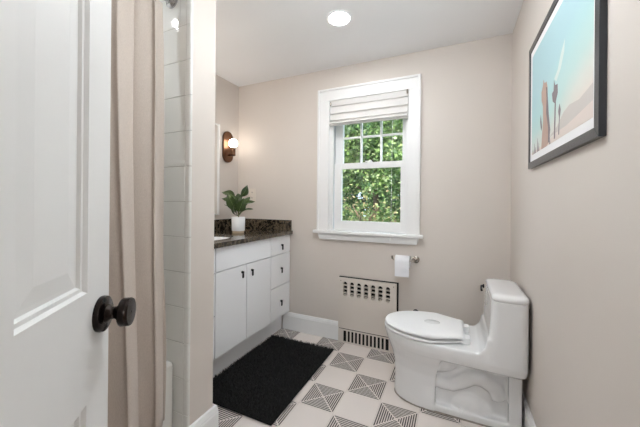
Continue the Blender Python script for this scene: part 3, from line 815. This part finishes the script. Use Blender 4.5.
# ------------------------------------------------------------------ toilet
TY = 1.822
to = tag(empty('toilet', (0.0, TY, 0)), 'white one-piece toilet with closed lid against the right wall', 'toilet')
def plan(xf, xm, xb, w, z, wb=None, n=20, rb=0.03, p=2.0, nb=5):
    """plan outline: rounded nose at xf, full width w at xm, back at xb with width wb"""
    wb = wb or w; o = []
    for k in range(n + 1):
        t = -math.pi / 2 + math.pi * k / n
        cc = max(math.cos(t), 0) ** (2 / p); ss = abs(math.sin(t)) ** (2 / p) * (1 if t >= 0 else -1)
        o.append((xm - (xm - xf) * cc, TY + w * ss, z))
    for q in range(nb + 1):
        u = R(90 * q / nb); o.append((xb - rb + rb * math.sin(u), TY + wb - rb + rb * math.cos(u), z))
    for q in range(nb + 1):
        u = R(90 * q / nb); o.append((xb - rb + rb * math.cos(u), TY - wb + rb - rb * math.sin(u), z))
    return o
tbm = MB()
# pedestal front
tbm.loft([plan(-0.322, -0.13, -0.090, .116, 0.001, rb=.006), plan(-0.325, -0.13, -0.090, .117, 0.03, rb=.006), plan(-0.322, -0.13, -0.090, .115, 0.13, rb=.006), plan(-0.326, -0.12, -0.085, .118, 0.19, rb=.006),
          plan(-0.340, -0.11, -0.075, .134, 0.25, rb=.006), plan(-0.362, -0.10, -0.06, .160, 0.305, rb=.006), plan(-0.375, -0.10, -0.05, .17, 0.335, rb=.006)])
# upper bowl and deck
tbm.loft([plan(-0.335, -0.10, 0.311, .145, 0.298, wb=.165), plan(-0.360, -0.10, 0.317, .166, 0.314, wb=.182), plan(-0.376, -0.10, 0.319, .177, 0.345, wb=.190), plan(-0.384, -0.10, 0.319, .181, 0.370, wb=.190),
          plan(-0.384, -0.10, 0.319, .181, 0.386, wb=.190), plan(-0.378, -0.10, 0.317, .175, 0.391, wb=.186)])
# tank
def tank_ring(x0, x1, w, z, r=0.03): return [(x, y + TY, zz) for x, y, zz in rrect(x0, x1, -w, w, r, z)]
tbm.loft([tank_ring(0.140, 0.319, .189, 0.345, .03), tank_ring(0.144, 0.319, .190, 0.40, .03), tank_ring(0.156, 0.320, .192, 0.46, .034), tank_ring(0.163, 0.320, .194, 0.56, .038), tank_ring(0.167, 0.320, .195, 0.660, .042)])
# fillet between deck and tank
tbm.prism([(0.085, 0.386), (0.118, 0.397), (0.140, 0.424), (0.150, 0.47), (0.20, 0.47), (0.20, 0.38), (0.10, 0.36)], 1, TY - .186, TY + .186)
# recessed flanks: plinth, rear column, core and the trapway
tbm.box(-0.13, 0.306, TY - .114, TY + .114, 0.001, 0.040)
tbm.box(0.250, 0.306, TY - .112, TY + .112, 0.001, 0.32)
tbm.box(-0.12, 0.26, TY - .072, TY + .072, 0.001, 0.31)
for sg in (-1, 1):
    yy = TY + sg * 0.062
    tbm.tube([(-0.11, yy, .165), (-0.06, yy, .150), (-0.01, yy, .150), (.04, yy, .180), (.09, yy, .215), (.14, yy, .215), (.195, yy, .185), (.215, yy, .13)], [.040, .040, .040, .043, .045, .045, .045, .040], 14)
    tbm.sphere((.085, yy, .055), 0.1, 20, 12, (.95, .42, .75))
tbm.sphere((-.11, TY, .31), .1, 24, 14, (1.85, 1.42, 1.36))
bd = tbm.build('body', 'ceramic', to)
rm = bd.modifiers.new('remesh', 'REMESH'); rm.mode = 'VOXEL'; rm.voxel_size = 0.0055; rm.use_smooth_shade = True
sm = bd.modifiers.new('smooth', 'SMOOTH'); sm.factor = 0.5; sm.iterations = 5
bpy.context.view_layer.update(); bake(bd)
bd.data.polygons.foreach_set('use_smooth', [True] * len(bd.data.polygons))
# tank lid
tl = MB().loft([tank_ring(0.170, 0.319, .193, 0.660, .042), tank_ring(0.1665, 0.3215, .1965, 0.6635, .043), tank_ring(0.1665, 0.3215, .1965, 0.674, .043), tank_ring(0.169, 0.320, .194, 0.682, .043), tank_ring(0.177, 0.314, .186, 0.688, .042), tank_ring(0.195, 0.299, .165, 0.6915, .035), tank_ring(0.215, 0.281, .14, 0.692, .02)])
tl.build('tank_lid', 'ceramic', to, smooth=True, angle=60)
# seat and lid
def ring_plan(s, z, xb=0.050, wb=0.115): return plan(-0.386 + s, -0.105, xb - s, .186 - s, z, wb=wb - s, rb=0.02, p=2.15)
MB().loft([ring_plan(.012, .3915), ring_plan(.003, .396), ring_plan(.0, .401), ring_plan(.002, .4065), ring_plan(.012, .4085)]).build('seat', 'seat_plastic', to, smooth=True, angle=60)
def lid_plan(s, z, dz=0): return [(x, y, zz + dz * (x + 0.385)) for x, y, zz in plan(-0.383 + s, -0.105, 0.052 - s, .184 - s, z, wb=.128 - s, rb=0.022, p=2.15)]
MB().loft([lid_plan(.012, .4165, .012), lid_plan(.002, .4175, .012), lid_plan(.0, .4215, .016), lid_plan(.003, .428, .018), lid_plan(.014, .4325, .020), lid_plan(.04, .4355, .022)]).build('lid', 'seat_plastic', to, smooth=True, angle=60)
for sg in (-1, 1):
    hb = MB(); hb.loft([[(x, TY + sg * 0.078 + y, z) for x, y, z in rrect(0.030 , 0.078, -0.026, 0.026, 0.01, z)] for z in (0.3905, 0.418, 0.424)])
    hb.build('hinge', 'seat_plastic', to, bevel=0.003)
    MB().lathe([(0, 0), (0.012, 0), (0.012, 0.006), (0.007, 0.013), (0, 0.014)], (0.037, TY + sg * 0.104, 0.0375), (0, 0, 1), 16).build('bolt_cap', 'seat_plastic', to, smooth=True)
lv = MB().lathe([(0, 0), (0.012, 0), (0.011, 0.006), (0.006, 0.008), (0.006, 0.018), (0, 0.018)], (0.160, TY + 0.150, 0.645), (-1, 0, 0), 14)
lv.tube([(0.146, TY + 0.150, 0.645), (0.142, TY + 0.12, 0.642), (0.142, TY + 0.08, 0.637)], [0.006, 0.005, 0.006], 8)
lv.build('flush_lever', 'black_metal', to, smooth=True)
ck = MB(); o1 = plan(-0.327, -0.13, 0.302, .120, 0.0006, wb=.118, rb=.012); o2 = plan(-0.320, -0.13, 0.296, .112, 0.007, wb=.11, rb=.012)
ck.loft([o1, o2]); ck.build('caulk_bead', 'caulk', to)
# supply valve on the back wall
sv = tag(empty('supply_valve', (-0.255, D, 0.34)), 'small black water valve on the back wall behind the toilet lid', 'valve')
MB().lathe([(0, 0), (0.022, 0), (0.020, 0.005), (0.008, 0.008), (0.008, 0.045), (0, 0.045)], (-0.255, D - 0.0005, 0.325), (0, -1, 0), 18).build('escutcheon', 'black_metal', sv, smooth=True)
MB().lathe([(0, -0.014), (0.010, -0.014), (0.010, 0.022), (0, 0.022)], (-0.255, D - 0.045, 0.325), (0, 0, 1), 12).build('valve_body', 'black_metal', sv, smooth=True)

# ------------------------------------------------------------------ toilet paper holder and roll
HX, HZ = -0.258, 0.712
hd = tag(empty('paper_holder', (HX, D, HZ)), 'brushed nickel open-arm toilet paper holder under the window', 'paper holder')
MB().lathe([(0, 0), (0.026, 0), (0.026, 0.005), (0.022, 0.009), (0.010, 0.012), (0.009, 0.04), (0, 0.04)], (HX, D - 0.0005, HZ), (0, -1, 0), 24).build('rosette', 'nickel', hd, smooth=True)
MB().tube([(HX, D - 0.035, HZ), (HX, D - 0.052, HZ), (HX - 0.008, D - 0.060, HZ), (HX - 0.03, D - 0.061, HZ), (HX - 0.150, D - 0.061, HZ), (HX - 0.160, D - 0.061, HZ + 0.006), (HX - 0.163, D - 0.061, HZ + 0.026)], 0.0068, 12).build('arm', 'nickel', hd, smooth=True)
rl = tag(empty('toilet_paper_roll', (HX - 0.085, D - 0.061, HZ - 0.10)), 'white toilet paper roll with a hanging sheet under the window', 'toilet paper')
RX = (HX - 0.135, HX - 0.034)
prf = [(0.020, 0.0), (0.046, 0.0), (0.046, RX[1] - RX[0]), (0.020, RX[1] - RX[0])]
nn = 32; c0 = Vector((RX[0], D - 0.061, HZ - 0.012))
rings = [[c0 + Vector((h, r * math.cos(2 * math.pi * k / nn), r * math.sin(2 * math.pi * k / nn))) for k in range(nn)] for r, h in prf]
MB().loft(rings + [rings[0]], False, False).build('roll', 'paper', rl, smooth=True, angle=50)
sheet = []
for k in range(9):
    a = R(90 + 11.25 * k); sheet.append((c0.y + 0.0468 * math.cos(a), c0.z + 0.0468 * math.sin(a)))
for k in range(1, 11): sheet.append((c0.y - 0.0468 - 0.002 * math.sin(k * 0.6), c0.z - 0.0100 * k))
back = [(y + 0.0009, z) for y, z in sheet[::-1]]
MB().prism(sheet + back, 0, RX[0] + 0.001, RX[1] - 0.001).build('sheet', 'paper', rl, smooth=True, angle=60)

# ------------------------------------------------------------------ framed picture on the right wall
FX, PY0, PY1, PZ0, PZ1 = 0.316, 0.934, 1.695, 1.296, 1.862
pc = tag(empty('framed_picture', (XR, (PY0 + PY1) / 2, PZ0)), 'black framed pastel desert print on the right wall', 'picture')
fw_ = 0.028
def bar(pts):   # a mitred moulding bar, outline in (y,z)
    rgs = [[(XR - 0.0005, y, z) for y, z in pts], [(FX + 0.001, y, z) for y, z in pts]]
    cyy = sum(p[0] for p in pts) / 4; czz = sum(p[1] for p in pts) / 4
    MB().loft(rgs).build('frame_bar', 'frame_black', pc, bevel=0.0012)
o_ = [(PY0, PZ0), (PY1, PZ0), (PY1, PZ1), (PY0, PZ1)]; i_ = [(PY0 + fw_, PZ0 + fw_), (PY1 - fw_, PZ0 + fw_), (PY1 - fw_, PZ1 - fw_), (PY0 + fw_, PZ1 - fw_)]
for k in range(4):
    j = (k + 1) % 4
    bar([o_[k], o_[j], i_[j], i_[k]])
bx(XR - 0.012, XR - 0.0008, PY0 + fw_ - 0.004, PY1 - fw_ + 0.004, PZ0 + fw_ - 0.004, PZ1 - fw_ + 0.004).build('mat_board', 'mat_board', pc)
ay0, ay1, az0, az1 = PY0 + fw_ + 0.016, PY1 - fw_ - 0.030, PZ0 + fw_ + 0.030, PZ1 - fw_ - 0.030
pr_ = bx(XR - 0.0125, XR - 0.0119, ay0, ay1, az0, az1).build('print', 'print_sky', pc)
AW, AH = ay1 - ay0, az1 - az0
def ink(name, m, pts, lay):
    """printed shape; pts as (u from the far side 0..1, v from the bottom 0..1)"""
    MB().prism([(ay1 - u * AW, az0 + v * AH) for u, v in pts], 0, XR - 0.0126 - 0.0002 * lay, XR - 0.0124).build(name, m, pr_)
ink('printed_ground', 'print_ground', [(0, 0), (1, 0), (1, .12), (.8, .10), (.55, .05), (.3, .03), (0, .02)], 0)
ink('printed_hill', 'print_hill', [(.42, .06), (.55, .10), (.66, .17), (.74, .19), (.86, .17), (1, .20), (1, .10), (.7, .06)], 1)
ink('printed_cloud', 'print_cloud', [(.50, .50), (.56, .54), (.61, .63), (.67, .70), (.66, .61), (.61, .52), (.54, .46)], 0)
ink('printed_cactus', 'print_cactus', [(.25, 0), (.265, .12), (.285, .25), (.28, .38), (.25, .44), (.245, .52), (.275, .56), (.29, .61), (.31, .57), (.355, .56), (.375, .50), (.38, .40), (.40, .25), (.43, .12), (.41, .02), (.36, 0)], 2)
ink('printed_cactus', 'print_cactus_dark', [(.35, .30), (.36, .42), (.345, .52), (.372, .50), (.383, .40), (.405, .25), (.435, .12), (.415, .02), (.395, .02), (.395, .15)], 3)
ink('printed_stalk', 'print_cactus_dark', [(.505, .02), (.515, .30), (.48, .33), (.465, .40), (.495, .41), (.50, .49), (.52, .44), (.56, .43), (.565, .36), (.535, .31), (.525, .02)], 2)
ink('printed_stalk', 'print_cactus_dark', [(.58, .03), (.59, .16), (.575, .21), (.595, .26), (.615, .21), (.60, .15), (.592, .03)], 2)
ink('printed_stalk', 'print_cactus_dark', [(.235, .20), (.22, .26), (.23, .32), (.245, .27), (.26, .20), (.25, .17)], 2)
for u, h in ((.03, .05), (.07, .10), (.10, .06), (.15, .13), (.18, .08), (.42, .06)):
    ink('printed_reed', 'print_cactus_dark', [(u, 0), (u + .006, h), (u + .02, 0)], 2)

# ------------------------------------------------------------------ rug
RX0_, RX1_, RY0_, RY1_ = -1.385, -0.822, 1.235, 2.085
rug = tag(empty('bath_rug', ((RX0_ + RX1_) / 2, (RY0_ + RY1_) / 2, 0.001)), 'black shaggy bath rug on the tiled floor before the vanity', 'rug')
bx(RX0_ + 0.008, RX1_ - 0.008, RY0_ + 0.008, RY1_ - 0.008, 0.001, 0.010).build('backing', 'rug_black', rug, bevel=0.004)
pv = MB(); rnd = random.Random(3)
for k in range(30000):
    x = rnd.uniform(RX0_ + .004, RX1_ - .004); y = rnd.uniform(RY0_ + .004, RY1_ - .004)
    a = rnd.uniform(0, 2 * math.pi); ln = rnd.uniform(.006, .016); wd = 0.0018
    h = rnd.uniform(.014, .026)
    dx, dy = math.cos(a), math.sin(a)
    o = len(pv.v)
    pv.v += [(x - dy * wd, y + dx * wd, .008), (x + dy * wd, y - dx * wd, .008), (min(x + dx * ln, RX1_ + .006), y + dy * ln, h)]
    pv.f.append([o, o + 1, o + 2])
me = bpy.data.meshes.new('pile'); of = OFF[rug.name]
me.from_pydata([(p[0] - of[0], p[1] - of[1], p[2] - of[2]) for p in pv.v], [], pv.f); me.materials.append(MATS['rug_pile'])
po = bpy.data.objects.new('pile', me); C.objects.link(po); po.parent = rug; po['kind'] = 'stuff'

# ------------------------------------------------------------------ outside the window
struct(bx(-14, 12, D + 0.2, 26, -1.3, -1.2).build('ground', 'lawn'), 'green lawn outside the window')
def tree(x, y, z0, hgt, rad, nl, leafm, ls, label, seed, nb=34, sq=1.0):
    rn = random.Random(seed)
    t = tag(empty('tree', (x, y, z0)), label, 'tree', 'trees outside the window')
    tk = MB().tube([(x, y, z0), (x + 0.05, y, z0 + hgt * .4), (x - 0.04, y + 0.05, z0 + hgt * .85)], [0.10, 0.07, 0.03], 10)
    tk.build('trunk', 'bark', t, smooth=True)
    brm = MB(); cents = []
    for k in range(nb):
        zz = z0 + hgt * rn.uniform(.12, .95); a = rn.uniform(0, 2 * math.pi)
        taper = math.sin(math.pi * min(.98, max(.08, (zz - z0) / hgt * .8 + .12))) ** .6
        rr = rad * rn.uniform(.45, 1.0) * taper
        e = Vector((x + rr * math.cos(a), y + rr * math.sin(a) * .9, zz + rn.uniform(.0, .35)))
        s0 = Vector((x, y, zz - .15)); mid = (s0 + e) / 2 + Vector((rn.uniform(-.1, .1), rn.uniform(-.1, .1), .08))
        brm.tube([s0, mid, e], [.026, .015, .006], 5); cents += [(mid, .30 * sq), (e, .42 * sq), ((mid + e) / 2, .36 * sq)]
    brm.build('branches', 'bark', t, smooth=True)['kind'] = 'stuff'
    fo = MB()
    for k in range(nl):
        c, sp = cents[rn.randrange(len(cents))]
        p = c + Vector((rn.gauss(0, sp * .5), rn.gauss(0, sp * .5), rn.gauss(0, sp * .42)))
        d = Vector((rn.uniform(-1, 1), rn.uniform(-1, 1), rn.uniform(-.9, .5))).normalized()
        s = d.cross(Vector((rn.uniform(-1, 1), rn.uniform(-1, 1), rn.uniform(-1, 1)))).normalized()
        L = ls * rn.uniform(.6, 1.3)
        o = len(fo.v)
        fo.v += [tuple(p), tuple(p + d * L * .5 + s * L * .3), tuple(p + d * L), tuple(p + d * L * .5 - s * L * .3)]
        fo.f.append([o, o + 1, o + 2, o + 3])
    me = bpy.data.meshes.new('foliage'); of = OFF[t.name]
    me.from_pydata([(p[0] - of[0], p[1] - of[1], p[2] - of[2]) for p in fo.v], [], fo.f); me.materials.append(MATS[leafm])
    fo_ = bpy.data.objects.new('foliage', me); C.objects.link(fo_); fo_.parent = t; fo_['kind'] = 'stuff'
tree(-1.62, 6.4, -1.2, 5.4, 1.35, 56000, 'tree_leaf_bright', .085, 'bright yellow-green tree filling most of the window view', 11, 48)
tree(-3.0, 11.3, -1.2, 6.6, 1.7, 60000, 'tree_leaf_dark', .17, 'tall dark green tree behind the bright tree outside', 15, 80, 1.25)
tree(-8.0, 11.4, -1.2, 7.6, 1.7, 16000, 'tree_leaf_dark', .17, 'dark green tree farthest to the left outside', 13, 50, 1.2)
tree(2.0, 11.0, -1.2, 7.4, 1.7, 16000, 'tree_leaf_bright', .17, 'pale green tree farthest to the right outside', 16, 50, 1.2)
tree(-1.02, 3.55, -1.2, 2.1, .42, 7000, 'shrub_leaf', .045, 'low twiggy brownish shrub just below the window', 14)
